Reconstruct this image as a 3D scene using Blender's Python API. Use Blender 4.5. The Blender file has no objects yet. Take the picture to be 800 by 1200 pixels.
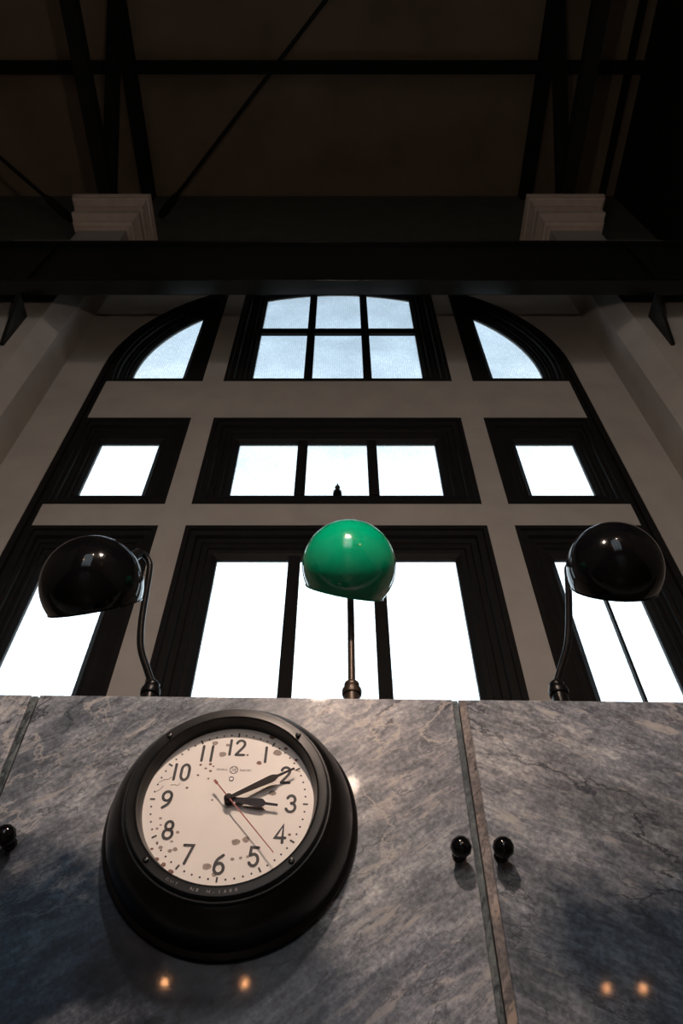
import bpy, bmesh, math, random
from mathutils import Vector, Matrix

random.seed(7)
SC = bpy.context.scene
COL = SC.collection
LIFT = 1.3                      # the camera is 1.3 m above the floor; coordinates below are relative to the eye

# ------------------------------------------------------------------ camera, sky, lights, exposure
cam_d = bpy.data.cameras.new('camera')
cam = bpy.data.objects.new('camera', cam_d)
COL.objects.link(cam)
cam_d.sensor_fit = 'VERTICAL'
cam_d.sensor_height = 36.0
cam_d.sensor_width = 24.0
cam_d.lens = 36.0 * 850.0 / 1200.0
cam_d.clip_end = 200
cam_d.clip_start = 0.02
cam.rotation_euler = (math.radians(90 + 51.135), 0, 0)
cam.location = (0, 0, 0)
SC.camera = cam

world = bpy.data.worlds.new('sky')
SC.world = world
world.use_nodes = True
nt = world.node_tree
nt.nodes.clear()
w_tc = nt.nodes.new('ShaderNodeTexCoord')
w_sep = nt.nodes.new('ShaderNodeSeparateXYZ')
w_ramp = nt.nodes.new('ShaderNodeValToRGB')
w_bg = nt.nodes.new('ShaderNodeBackground')
w_out = nt.nodes.new('ShaderNodeOutputWorld')
nt.links.new(w_tc.outputs['Generated'], w_sep.inputs[0])
nt.links.new(w_sep.outputs['Z'], w_ramp.inputs[0])
nt.links.new(w_ramp.outputs[0], w_bg.inputs[0])
nt.links.new(w_bg.outputs[0], w_out.inputs[0])
cr = w_ramp.color_ramp
cr.elements[0].position = 0.0
cr.elements[0].color = (0.10, 0.10, 0.09, 1)
cr.elements[1].position = 0.03
cr.elements[1].color = (0.76, 0.80, 0.86, 1)
for pos, c in ((0.35, (0.92, 0.97, 1.0, 1)), (0.74, (0.90, 0.96, 1.0, 1)), (0.825, (0.40, 0.43, 0.45, 1)),
               (0.87, (0.21, 0.265, 0.32, 1)), (0.90, (0.135, 0.195, 0.255, 1)), (0.93, (0.10, 0.15, 0.205, 1)), (1.0, (0.08, 0.12, 0.17, 1))):
    e = cr.elements.new(pos)
    e.color = c
w_bg.inputs[1].default_value = 5.0

def area_portal(name, loc, rx, sx, sy):
    l = bpy.data.lights.new(name, 'AREA')
    l.shape = 'RECTANGLE'
    l.size, l.size_y = sx, sy
    l.cycles.is_portal = True
    o = bpy.data.objects.new(name, l)
    o.location = loc
    o.rotation_euler = (rx, 0, 0)
    COL.objects.link(o)
area_portal('front_daylight_portal', (-0.04, 3.85, 5.6), math.radians(-90), 4.8, 6.4)
for rear_x in (-0.8,):
    area_portal('rear_daylight_portal', (rear_x, -12.48, 4.6), math.radians(90), 4.4, 8.4)

# (x, y, z, watts): the hall's pendant bulbs, all behind the camera
BULBS = [(-0.06, -0.16, 2.24, 155.0), (0.62, -10.6, 7.88, 360.0), (-1.72, -6.6, 3.05, 34.0), (-0.82, -6.6, 3.05, 34.0),
         (3.32, -6.6, 3.05, 30.0), (3.74, -6.6, 3.05, 30.0)]

vs = SC.view_settings
SC.display_settings.display_device = 'sRGB'
vs.view_transform = 'Standard'
vs.look = 'None'
vs.gamma = 1.0
vs.use_curve_mapping = False
vs.exposure = 0.0
SC.cycles.max_bounces = 8
SC.cycles.transparent_max_bounces = 12
SC.cycles.use_denoising = True
SC.cycles.caustics_reflective = False
SC.cycles.caustics_refractive = False
SC.cycles.sample_clamp_indirect = 4.0

# ------------------------------------------------------------------ materials
def new_mat(name, color=(0.5, 0.5, 0.5), rough=0.5, metal=0.0, coat=0.0, spec=0.5, coat_rough=0.04):
    m = bpy.data.materials.new(name)
    m.use_nodes = True
    b = m.node_tree.nodes['Principled BSDF']
    b.inputs['Base Color'].default_value = (*color, 1)
    b.inputs['Roughness'].default_value = rough
    b.inputs['Metallic'].default_value = metal
    b.inputs['Coat Weight'].default_value = coat
    b.inputs['Coat Roughness'].default_value = coat_rough
    b.inputs['Specular IOR Level'].default_value = spec
    return m

def N(m, t, **kw):
    n = m.node_tree.nodes.new(t)
    for k, v in kw.items():
        if k in n.inputs:
            n.inputs[k].default_value = v
        else:
            setattr(n, k, v)
    return n

def L(m, a, b):
    m.node_tree.links.new(a, b)

def mottle(m, c1, c2, scale=6.0, detail=5.0, rough_var=None, bump=0.0, bump_scale=60.0, bump_dist=0.01):
    """noise mottling of the base colour, optional relief"""
    b = m.node_tree.nodes['Principled BSDF']
    tc = N(m, 'ShaderNodeTexCoord')
    n = N(m, 'ShaderNodeTexNoise', Scale=scale, Detail=detail)
    r = N(m, 'ShaderNodeValToRGB')
    r.color_ramp.elements[0].position, r.color_ramp.elements[1].position = 0.3, 0.7
    r.color_ramp.elements[0].color = (*c1, 1)
    r.color_ramp.elements[1].color = (*c2, 1)
    L(m, tc.outputs['Object'], n.inputs['Vector'])
    L(m, n.outputs['Fac'], r.inputs[0])
    L(m, r.outputs[0], b.inputs['Base Color'])
    if bump:
        n2 = N(m, 'ShaderNodeTexNoise', Scale=bump_scale, Detail=4.0)
        bp_ = N(m, 'ShaderNodeBump', Strength=bump, Distance=bump_dist)
        L(m, tc.outputs['Object'], n2.inputs['Vector'])
        L(m, n2.outputs['Fac'], bp_.inputs['Height'])
        L(m, bp_.outputs[0], b.inputs['Normal'])
    return m

M = {}
M['plaster'] = mottle(new_mat('plaster', rough=0.85, spec=0.2), (0.355, 0.335, 0.315), (0.415, 0.393, 0.365), 3.0, 6.0, bump=0.25, bump_scale=45)
M['stone'] = mottle(new_mat('capital_plaster', rough=0.85), (0.60, 0.50, 0.44), (0.70, 0.59, 0.52), 8.0, bump=0.2)
M['ceiling'] = mottle(new_mat('ceiling_boards', rough=0.9, spec=0.15), (0.23, 0.175, 0.13), (0.30, 0.23, 0.17), 1.5, bump=0.2)
M['floor'] = mottle(new_mat('floor_terrazzo', rough=0.4), (0.08, 0.07, 0.06), (0.13, 0.115, 0.10), 30)
M['wood'] = mottle(new_mat('dark_window_paint', rough=0.6, spec=0.2), (0.005, 0.0048, 0.005), (0.009, 0.008, 0.008), 14, bump=0.08, bump_scale=25)
M['steel'] = mottle(new_mat('black_painted_steel', rough=0.42, spec=0.35), (0.003, 0.004, 0.004), (0.006, 0.007, 0.007), 5, bump=0.1, bump_scale=30)
M['flange'] = mottle(new_mat('worn_glossy_black_steel', rough=0.2), (0.003, 0.004, 0.004), (0.006, 0.007, 0.007), 5)
M['dark_steel'] = mottle(new_mat('matt_roof_steel', rough=0.8, spec=0.2), (0.008, 0.008, 0.008), (0.013, 0.012, 0.011), 5)
M['black_gloss'] = mottle(new_mat('black_enamel', rough=0.15, coat=0.5, spec=0.05), (0.0015, 0.0015, 0.002), (0.003, 0.003, 0.004), 5)
M['clock_black'] = mottle(new_mat('clock_case_black', rough=0.28, coat=0.1, spec=0.35), (0.002, 0.002, 0.002), (0.0045, 0.004, 0.004), 25, bump=0.05, bump_scale=40, bump_dist=0.002)
M['bezel'] = mottle(new_mat('bezel_metal_black', rough=0.32, spec=0.2), (0.005, 0.006, 0.007), (0.011, 0.012, 0.013), 30, bump=0.06, bump_scale=120, bump_dist=0.001)
M['green'] = mottle(new_mat('green_enamel', rough=0.14, coat=1.0), (0.0, 0.34, 0.17), (0.0, 0.39, 0.20), 9)
M['white_enamel'] = mottle(new_mat('white_enamel', rough=0.3, coat=0.5), (0.74, 0.74, 0.72), (0.8, 0.8, 0.78), 6)
M['bronze'] = mottle(new_mat('aged_bronze', rough=0.4, metal=0.6), (0.035, 0.025, 0.02), (0.07, 0.05, 0.038), 60)
M['arm_black'] = mottle(new_mat('satin_black_metal', rough=0.3, spec=0.15), (0.003, 0.003, 0.004), (0.006, 0.006, 0.006), 40)
M['chrome'] = new_mat('nickel', (0.75, 0.77, 0.8), 0.22, 1.0)
M['dial'] = mottle(new_mat('cream_dial', rough=0.5), (0.74, 0.70, 0.67), (0.80, 0.755, 0.725), 9)
M['print'] = mottle(new_mat('grey_black_print', rough=0.6), (0.025, 0.023, 0.026), (0.042, 0.039, 0.042), 200)
M['fine_print'] = mottle(new_mat('worn_small_print', rough=0.6), (0.05, 0.042, 0.042), (0.09, 0.075, 0.072), 300)
M['hand'] = mottle(new_mat('dark_brown_hand', rough=0.6, spec=0.15), (0.020, 0.016, 0.017), (0.032, 0.026, 0.027), 50)
M['hour_hand'] = mottle(new_mat('blue_black_hand', rough=0.6, spec=0.15), (0.022, 0.02, 0.026), (0.032, 0.03, 0.036), 50)
M['red'] = mottle(new_mat('red_second_hand', rough=0.4), (0.23, 0.028, 0.02), (0.29, 0.04, 0.028), 60)
M['stain'] = mottle(new_mat('grey_brown_stain', rough=0.8), (0.24, 0.195, 0.17), (0.36, 0.30, 0.265), 160)
M['stain_red'] = mottle(new_mat('rust_stain', rough=0.8), (0.13, 0.07, 0.055), (0.26, 0.15, 0.12), 160)
M['engrave'] = mottle(new_mat('scratched_metal', rough=0.5), (0.10, 0.10, 0.105), (0.2, 0.19, 0.18), 200)
M['dark_wood'] = mottle(new_mat('dark_counter_core', rough=0.6), (0.03, 0.022, 0.018), (0.05, 0.035, 0.028), 6)

def bulb_material(watts, size, orange=False):
    m = new_mat('warm_bulb')
    b = m.node_tree.nodes['Principled BSDF']
    tc = N(m, 'ShaderNodeTexCoord')
    g = N(m, 'ShaderNodeTexNoise', Scale=2.0)
    r = N(m, 'ShaderNodeValToRGB')
    r.color_ramp.elements[0].color = (1.0, 0.75, 0.59, 1)
    r.color_ramp.elements[1].color = (1.0, 0.79, 0.65, 1)
    if orange:
        r.color_ramp.elements[0].color = (1.0, 0.42, 0.17, 1)
        r.color_ramp.elements[1].color = (1.0, 0.50, 0.22, 1)
    L(m, tc.outputs['Object'], g.inputs['Vector'])
    L(m, g.outputs['Fac'], r.inputs[0])
    L(m, r.outputs[0], b.inputs['Emission Color'])
    b.inputs['Emission Strength'].default_value = watts / (39.5 * size * size)
    return m

def glass_material():
    """obscured patterned glass: clear film with a fine honeycomb relief"""
    m = bpy.data.materials.new('patterned_glass')
    m.use_nodes = True
    m.node_tree.nodes.clear()
    out = N(m, 'ShaderNodeOutputMaterial')
    tc = N(m, 'ShaderNodeTexCoord')
    vo = N(m, 'ShaderNodeTexVoronoi', feature='DISTANCE_TO_EDGE', Scale=42.0, Randomness=0.25)
    ramp = N(m, 'ShaderNodeValToRGB')
    ramp.color_ramp.elements[0].position, ramp.color_ramp.elements[1].position = 0.02, 0.16
    ramp.color_ramp.elements[0].color = (0.62, 0.68, 0.72, 1)
    ramp.color_ramp.elements[1].color = (0.97, 0.98, 0.98, 1)
    ns = N(m, 'ShaderNodeTexNoise', Scale=2.2, Detail=6.0)
    r2 = N(m, 'ShaderNodeValToRGB')
    r2.color_ramp.elements[0].position, r2.color_ramp.elements[1].position = 0.3, 0.68
    r2.color_ramp.elements[0].color = (0.80, 0.82, 0.83, 1)
    r2.color_ramp.elements[1].color = (1, 1, 1, 1)
    mul = N(m, 'ShaderNodeMixRGB', blend_type='MULTIPLY')
    mul.inputs[0].default_value = 1.0
    tr = N(m, 'ShaderNodeBsdfTransparent')
    df = N(m, 'ShaderNodeBsdfTranslucent')
    df.inputs[0].default_value = (0.85, 0.9, 0.92, 1)
    gl = N(m, 'ShaderNodeBsdfGlossy', Roughness=0.12)
    gl.inputs[0].default_value = (0.8, 0.8, 0.8, 1)
    mx1 = N(m, 'ShaderNodeMixShader')
    mx1.inputs[0].default_value = 0.18
    lw = N(m, 'ShaderNodeLayerWeight', Blend=0.5)
    pw = N(m, 'ShaderNodeMath', operation='POWER')
    pw.inputs[1].default_value = 5.0
    fr = N(m, 'ShaderNodeMath', operation='MULTIPLY_ADD')
    fr.inputs[1].default_value = 0.95
    fr.inputs[2].default_value = 0.04
    L(m, lw.outputs['Facing'], pw.inputs[0])
    L(m, pw.outputs[0], fr.inputs[0])
    mx2 = N(m, 'ShaderNodeMixShader')
    L(m, tc.outputs['Object'], vo.inputs['Vector'])
    L(m, tc.outputs['Object'], ns.inputs['Vector'])
    L(m, vo.outputs['Distance'], ramp.inputs[0])
    L(m, ns.outputs['Fac'], r2.inputs[0])
    L(m, ramp.outputs[0], mul.inputs[1])
    L(m, r2.outputs[0], mul.inputs[2])
    L(m, mul.outputs[0], tr.inputs[0])
    L(m, tr.outputs[0], mx1.inputs[1])
    L(m, df.outputs[0], mx1.inputs[2])
    L(m, fr.outputs[0], mx2.inputs[0])
    L(m, mx1.outputs[0], mx2.inputs[1])
    L(m, gl.outputs[0], mx2.inputs[2])
    L(m, mx2.outputs[0], out.inputs['Surface'])
    return m
M['glass'] = glass_material()

def marble(name, angle, seed, tint=(1, 1, 1), bright=1.0, tone_patches=()):
    m = new_mat(name, rough=0.2, spec=0.13, coat=0.07, coat_rough=0.045)
    b = m.node_tree.nodes['Principled BSDF']
    tc = N(m, 'ShaderNodeTexCoord')
    mp = N(m, 'ShaderNodeMapping')
    mp.inputs['Rotation'].default_value = (0, math.radians(angle), 0)
    mp.inputs['Location'].default_value = (seed, seed * 0.7, seed * 1.3)
    L(m, tc.outputs['Object'], mp.inputs['Vector'])
    st = N(m, 'ShaderNodeMapping')
    st.inputs['Scale'].default_value = (1.0, 1.0, 4.2)
    L(m, mp.outputs[0], st.inputs['Vector'])
    mild = N(m, 'ShaderNodeMapping')
    mild.inputs['Scale'].default_value = (1.0, 1.0, 2.0)
    mild.inputs['Location'].default_value = (3.1 + seed, 0.4, 1.7)
    L(m, mp.outputs[0], mild.inputs['Vector'])
    mild_v = mild.outputs[0]
    def noise(vec, scale, detail, rough=0.55, dist=0.0):
        n = N(m, 'ShaderNodeTexNoise', Scale=scale, Detail=detail, Roughness=rough, Distortion=dist)
        L(m, vec, n.inputs['Vector'])
        return n.outputs['Fac']
    def ramp(fac, stops):
        r = N(m, 'ShaderNodeValToRGB')
        els = r.color_ramp.elements
        for i, (p, c) in enumerate(stops):
            e = els[i] if i < 2 else els.new(p)
            e.position = p
            e.color = (*c, 1)
        L(m, fac, r.inputs[0])
        return r.outputs[0]
    def mix(mode, fac, a, c):
        x = N(m, 'ShaderNodeMixRGB', blend_type=mode)
        if isinstance(fac, float):
            x.inputs[0].default_value = fac
        else:
            L(m, fac, x.inputs[0])
        for sock, v in ((x.inputs[1], a), (x.inputs[2], c)):
            if isinstance(v, tuple):
                sock.default_value = (*v, 1)
            else:
                L(m, v, sock)
        return x.outputs[0]
    k = lambda c: tuple(v * bright * t for v, t in zip(c, tint))
    cloud = ramp(noise(mp.outputs[0], 2.6, 6.0, 0.62, 0.4), [(0.32, k((0.13, 0.152, 0.185))), (0.50, k((0.195, 0.215, 0.25))), (0.68, k((0.26, 0.274, 0.305)))])
    streak = ramp(noise(st.outputs[0], 17.0, 10.0, 0.7, 0.5), [(0.34, (0.48, 0.50, 0.53)), (0.50, (0.92, 0.92, 0.92)), (0.64, (1.55, 1.5, 1.44))])
    c = mix('MULTIPLY', 0.75, cloud, streak)
    blotch = ramp(noise(mild_v, 7.0, 9.0, 0.68, 0.5), [(0.36, (0.55, 0.57, 0.60)), (0.50, (0.95, 0.95, 0.95)), (0.62, (1.6, 1.56, 1.5))])
    c = mix('MULTIPLY', 0.75, c, blotch)
    grain = ramp(noise(mp.outputs[0], 110.0, 4.0, 0.6), [(0.36, (0.70, 0.70, 0.71)), (0.64, (1.32, 1.30, 1.28))])
    c = mix('MULTIPLY', 0.9, c, grain)
    # white flecks along the bedding
    fleck = ramp(noise(st.outputs[0], 8.5, 8.0, 0.66, 0.5), [(0.575, (0, 0, 0)), (0.65, (0.9, 0.9, 0.9))])
    c = mix('MIX', fleck, c, k((0.36, 0.35, 0.345)))
    def vein(scale, dist, lo, hi, col, amount, vec):
        n = noise(vec, scale, 7.0, 0.62, dist)
        a = N(m, 'ShaderNodeMath', operation='SUBTRACT')
        a.inputs[1].default_value = 0.5
        L(m, n, a.inputs[0])
        ab = N(m, 'ShaderNodeMath', operation='ABSOLUTE')
        L(m, a.outputs[0], ab.inputs[0])
        f = ramp(ab.outputs[0], [(lo, (amount,) * 3), (hi, (0, 0, 0))])
        gate = ramp(noise(vec, scale * 0.7, 2.0), [(0.42, (0, 0, 0)), (0.54, (1, 1, 1))])
        f = mix('MULTIPLY', 1.0, f, gate)
        return f, col
    f, col = vein(2.2, 0.2, 0.003, 0.014, k((0.035, 0.042, 0.054)), 0.9, mild.outputs[0])
    c = mix('MIX', f, c, col)
    f, col = vein(4.6, 0.2, 0.002, 0.012, k((0.06, 0.068, 0.08)), 0.75, mild.outputs[0])
    c = mix('MIX', f, c, col)
    f, col = vein(1.3, 0.3, 0.001, 0.007, k((0.42, 0.405, 0.395)), 0.75, mild.outputs[0])
    c = mix('MIX', f, c, col)
    # broad patches of darker blue-grey or paler stone, some of them painted shade: (x, z, radius x, radius z, tilt, colour, amount)
    for cx_, cz_, rx, rz, tilt, colr, amt in tone_patches:
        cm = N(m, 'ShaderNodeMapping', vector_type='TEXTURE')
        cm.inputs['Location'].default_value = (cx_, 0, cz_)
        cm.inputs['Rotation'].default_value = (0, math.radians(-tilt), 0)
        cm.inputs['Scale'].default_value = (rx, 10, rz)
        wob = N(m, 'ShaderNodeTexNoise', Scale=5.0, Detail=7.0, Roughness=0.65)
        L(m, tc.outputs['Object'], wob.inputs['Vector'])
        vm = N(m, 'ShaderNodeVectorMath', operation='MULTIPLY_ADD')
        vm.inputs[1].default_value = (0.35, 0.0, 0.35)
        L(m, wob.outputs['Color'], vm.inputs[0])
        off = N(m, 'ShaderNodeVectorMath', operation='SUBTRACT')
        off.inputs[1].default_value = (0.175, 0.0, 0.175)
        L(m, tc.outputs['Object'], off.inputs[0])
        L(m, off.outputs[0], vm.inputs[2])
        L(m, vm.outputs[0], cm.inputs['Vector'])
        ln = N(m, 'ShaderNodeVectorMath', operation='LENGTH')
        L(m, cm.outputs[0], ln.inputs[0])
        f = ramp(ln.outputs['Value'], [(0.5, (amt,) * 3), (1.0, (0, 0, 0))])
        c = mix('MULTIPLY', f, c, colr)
    L(m, c, b.inputs['Base Color'])
    rr = ramp(noise(mp.outputs[0], 30.0, 4.0), [(0.3, (0.32,) * 3), (0.7, (0.42,) * 3)])
    L(m, rr, b.inputs['Roughness'])
    bu = N(m, 'ShaderNodeBump', Strength=0.06, Distance=0.002)
    L(m, noise(mp.outputs[0], 60.0, 3.0), bu.inputs['Height'])
    L(m, bu.outputs[0], b.inputs['Normal'])
    return m
M['marble_a'] = marble('grey_marble_flat_bedding', 33, 2.3, tone_patches=((-0.50, 0.49, 0.50, 0.22, 10, (0.07, 0.13, 0.20), 1.0), (-0.20, 0.44, 0.36, 0.17, 0, (0.20, 0.24, 0.29), 1.0),  # lower left: dark stone plus painted light falloff; second: painted shadow under the clock
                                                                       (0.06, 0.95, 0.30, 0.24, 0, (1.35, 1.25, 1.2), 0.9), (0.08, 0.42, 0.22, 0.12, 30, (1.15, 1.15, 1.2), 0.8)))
M['marble_b'] = marble('grey_marble_sloping_bedding', -24, 9.1, tone_patches=((0.68, 0.46, 0.48, 0.26, -8, (0.14, 0.21, 0.28), 1.0), (0.60, 0.74, 0.26, 0.10, -25, (0.62, 0.63, 0.62), 0.8),
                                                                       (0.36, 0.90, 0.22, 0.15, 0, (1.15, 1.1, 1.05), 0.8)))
M['marble_c'] = marble('grey_marble_offcut', 60, 5.2)
M['marble_dark'] = marble('green_grey_marble_strip', 70, 7.7, (0.9, 1.0, 0.95), 0.55)
M['marble_brown'] = marble('brown_grey_marble_strip', 60, 4.1, (1.1, 0.92, 0.8), 0.8)

# ------------------------------------------------------------------ mesh helpers
class MB:
    def __init__(self):
        self.v, self.f, self.sm = [], [], []
    def add(self, verts, faces, smooth=False):
        o = len(self.v)
        self.v += [tuple(p) for p in verts]
        self.f += [tuple(i + o for i in fc) for fc in faces]
        self.sm += [smooth] * len(faces)
        return self
    def box(self, x0, x1, y0, y1, z0, z1):
        v = [(x, y, z) for x in (x0, x1) for y in (y0, y1) for z in (z0, z1)]
        return self.add(v, [(0, 1, 3, 2), (4, 6, 7, 5), (0, 4, 5, 1), (2, 3, 7, 6), (0, 2, 6, 4), (1, 5, 7, 3)])
    def lathe(self, prof, n=48, axis='y', c=(0, 0, 0), smooth=True, close=False):
        """prof: (radius, height) pairs; axis 'y' puts height on -y (towards the viewer), 'z' on +z"""
        v, f = [], []
        for r, h in prof:
            for i in range(n):
                a = 2 * math.pi * i / n
                if axis == 'y':
                    v.append((c[0] + r * math.cos(a), c[1] - h, c[2] + r * math.sin(a)))
                else:
                    v.append((c[0] + r * math.cos(a), c[1] + r * math.sin(a), c[2] + h))
        m = len(prof)
        for j in range(m if close else m - 1):
            for i in range(n):
                a, b2 = j * n + i, j * n + (i + 1) % n
                k = ((j + 1) % m) * n
                f.append((a, b2, k + (i + 1) % n, k + i))
        if not close:
            if prof[0][0] > 1e-6:
                f.append(tuple(range(n - 1, -1, -1)))
            if prof[-1][0] > 1e-6:
                f.append(tuple(range((m - 1) * n, m * n)))
        return self.add(v, f, smooth)
    def tube(self, pts, r, n=12, smooth=True):
        pts = [Vector(p) for p in pts]
        rs = r if isinstance(r, (list, tuple)) else [r] * len(pts)
        v, f = [], []
        ref = None
        for i, p in enumerate(pts):
            t = (pts[min(i + 1, len(pts) - 1)] - pts[max(i - 1, 0)]).normalized()
            if ref is None:
                ref = t.orthogonal().normalized()
            ref = (ref - t * ref.dot(t)).normalized()
            s = t.cross(ref)
            for k in range(n):
                a = 2 * math.pi * k / n
                v.append(p + rs[i] * (math.cos(a) * ref + math.sin(a) * s))
        for j in range(len(pts) - 1):
            for k in range(n):
                f.append((j * n + k, j * n + (k + 1) % n, (j + 1) * n + (k + 1) % n, (j + 1) * n + k))
        f.append(tuple(range(n - 1, -1, -1)))
        f.append(tuple(range((len(pts) - 1) * n, len(pts) * n)))
        return self.add(v, f, smooth)
    def bar(self, a, b2, w, h, up=(0, 0, 1)):
        a, b2 = Vector(a), Vector(b2)
        t = (b2 - a).normalized()
        s = t.cross(Vector(up)).normalized()
        u = s.cross(t)
        v = [p + s * sx * w / 2 + u * sz * h / 2 for p in (a, b2) for sx in (-1, 1) for sz in (-1, 1)]
        return self.add(v, [(0, 1, 3, 2), (4, 6, 7, 5), (0, 4, 5, 1), (2, 3, 7, 6), (0, 2, 6, 4), (1, 5, 7, 3)])
    def prism(self, poly, y0, y1):
        """(x, z) polygon extruded from y0 to y1"""
        n = len(poly)
        v = [(x, y0, z) for x, z in poly] + [(x, y1, z) for x, z in poly]
        f = [tuple(range(n)), tuple(range(2 * n - 1, n - 1, -1))]
        f += [(i, n + i, n + (i + 1) % n, (i + 1) % n) for i in range(n)]
        return self.add(v, f)
    def loft(self, rings, closed=True, caps=False, smooth=False):
        n = len(rings[0])
        v = [p for r in rings for p in r]
        f = []
        m = len(rings)
        for j in range(m if closed else m - 1):
            k = (j + 1) % m
            for i in range(n):
                f.append((j * n + i, j * n + (i + 1) % n, k * n + (i + 1) % n, k * n + i))
        if caps:
            f += [tuple(range(n - 1, -1, -1)), tuple(range((m - 1) * n, m * n))]
        return self.add(v, f, smooth)
    def build(self, name, mat, parent=None, bevel=0.0, loc=None):
        me = bpy.data.meshes.new(name)
        me.from_pydata(self.v, [], self.f)
        me.materials.append(mat)
        bm = bmesh.new()
        bm.from_mesh(me)
        bmesh.ops.recalc_face_normals(bm, faces=bm.faces)
        bm.to_mesh(me)
        bm.free()
        me.polygons.foreach_set('use_smooth', self.sm)
        if any(self.sm):
            me.set_sharp_from_angle(angle=math.radians(38))
        o = bpy.data.objects.new(name, me)
        COL.objects.link(o)
        if parent:
            o.parent = parent
        if loc:
            o.location = loc
        if bevel:
            bv = o.modifiers.new('bevel', 'BEVEL')
            bv.width = bevel
            bv.segments = 2
            bv.limit_method = 'ANGLE'
        return o

def thing(name, label, cat=None, loc=(0, 0, 0), rz=0.0, group=None, kind=None):
    o = bpy.data.objects.new(name, None)
    o.empty_display_size = 0.1
    COL.objects.link(o)
    o.location = loc
    o.rotation_euler = (0, 0, rz)
    return tag(o, label, cat, group, kind)

def tag(o, label=None, cat=None, group=None, kind=None):
    if label: o['label'] = label
    if cat: o['category'] = cat
    if group: o['group'] = group
    if kind: o['kind'] = kind
    return o

def struct(o, label=None):
    o['kind'] = 'structure'
    if label: o['label'] = label
    return o

# ------------------------------------------------------------------ the room shell
WX = -0.037                     # the window's centre line
ZC, R_OUT = 6.57, 2.335         # springing height and radius of the arched opening
D = 3.40                        # front plane of the window wall
SILL = 2.285                    # bottom of the opening, hidden by the counter
H0, H1 = -1.3, 12.3             # floor and ceiling
HX0, HX1, HY = -7.5, 7.5, -12.0

def arch_outline(r, z0, n=40):
    """opening outline, counter-clockwise from bottom left; sides vertical at +-r up to ZC"""
    p = [(WX - r, z0), (WX + r, z0)]
    p += [(WX + r * math.cos(math.pi * i / n), ZC + r * math.sin(math.pi * i / n)) for i in range(n + 1)]
    return p

def wall_with_arch(name, y0, y1, label):
    op = arch_outline(R_OUT, SILL)
    mb = MB()
    n = len(op)
    # outer points: project every opening point outward to the wall rectangle
    def outer(i):
        x, z = op[i]
        if i == 0: return (HX0, H0)
        if i == 1: return (HX1, H0)
        a = math.pi * (i - 2) / 40
        ux, uz = math.cos(a), math.sin(a)
        t = []
        if ux > 1e-6: t.append((HX1 - WX) / ux)
        if ux < -1e-6: t.append((HX0 - WX) / ux)
        if uz > 1e-6: t.append((H1 - ZC) / uz)
        k = min(t)
        return (WX + ux * k, ZC + uz * k)
    out = [outer(i) for i in range(n)]
    for y in (y0, y1):
        v = [(x, y, z) for x, z in op] + [(x, y, z) for x, z in out]
        f = [(i, (i + 1) % n, n + (i + 1) % n, n + i) for i in range(n)]
        # fill the two upper corners
        v += [(HX1, y, H1), (HX0, y, H1)]
        for i in range(n - 1):
            a, b2 = out[i], out[i + 1]
            if abs(a[0] - HX1) < 1e-4 and abs(b2[1] - H1) < 1e-4 and abs(b2[0] - HX1) > 1e-4: f.append((n + i, n + i + 1, 2 * n))
            if abs(a[1] - H1) < 1e-4 and abs(b2[0] - HX0) < 1e-4 and abs(a[0] - HX0) > 1e-4: f.append((n + i, n + i + 1, 2 * n + 1))
        mb.add(v, f)
    v = [(x, y0, z) for x, z in op] + [(x, y1, z) for x, z in op]
    mb.add(v, [(i, (i + 1) % n, n + (i + 1) % n, n + i) for i in range(n)])
    o = mb.build(name, M['plaster'])
    return struct(o, label)

wall_with_arch('wall_front', D, D + 0.18, 'grey plaster wall around the big arched window')
REAR_X, REAR_R, REAR_SILL = (-0.8,), 2.15, 0.4
def rear_arch(r, z0, n=28):
    return [(-r, z0), (r, z0)] + [(r * math.cos(math.pi * i / n), ZC + r * math.sin(math.pi * i / n)) for i in range(n + 1)]
def rear_wall():
    cu = bpy.data.curves.new('outline', 'CURVE')
    cu.dimensions, cu.fill_mode, cu.extrude = '2D', 'BOTH', 0.2
    loops = [[(HX0, H0), (HX1, H0), (HX1, H1), (HX0, H1)]] + [[(x + cx_, z) for x, z in rear_arch(REAR_R, REAR_SILL)] for cx_ in REAR_X]
    for lp in loops:
        sp = cu.splines.new('POLY')
        sp.points.add(len(lp) - 1)
        for q, (x, z) in zip(sp.points, lp):
            q.co = (x, z, 0, 1)
        sp.use_cyclic_u = True
    o = bpy.data.objects.new('outline', cu)
    COL.objects.link(o)
    me = bpy.data.meshes.new_from_object(o.evaluated_get(bpy.context.evaluated_depsgraph_get()))
    bpy.data.objects.remove(o)
    me.transform(Matrix.Rotation(math.radians(90), 4, 'X'))
    me.materials.clear()
    me.materials.append(M['plaster'])
    w = bpy.data.objects.new('wall_rear', me)
    COL.objects.link(w)
    w.location = (0, HY - 0.2, 0)
    struct(w, 'plaster wall with a tall arched window at the far end behind the viewer')
rear_wall()
struct(MB().box(HX0 - 0.3, HX0, HY - 0.45, D + 0.45, H0, H1).build('wall_left', M['plaster']))
struct(MB().box(HX1, HX1 + 0.3, HY - 0.45, D + 0.45, H0, H1).build('wall_right', M['plaster']))
struct(MB().box(HX0 - 0.3, HX1 + 0.3, HY - 0.45, D + 0.45, H0 - 0.2, H0).build('floor', M['floor']))
struct(MB().box(HX0 - 0.3, HX1 + 0.3, HY - 0.45, D + 0.45, H1, H1 + 0.25).build('ceiling', M['ceiling']), 'dim brown ceiling')

struct(MB().box(HX0, HX1, -4.3, -4.0, 7.84, H1).build('light_blocking_wall', M['plaster']), 'added wall across the hall behind the viewer, blocking the far lamp')  # unseen, added to keep the far globe's light off ceiling and upper wall

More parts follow.
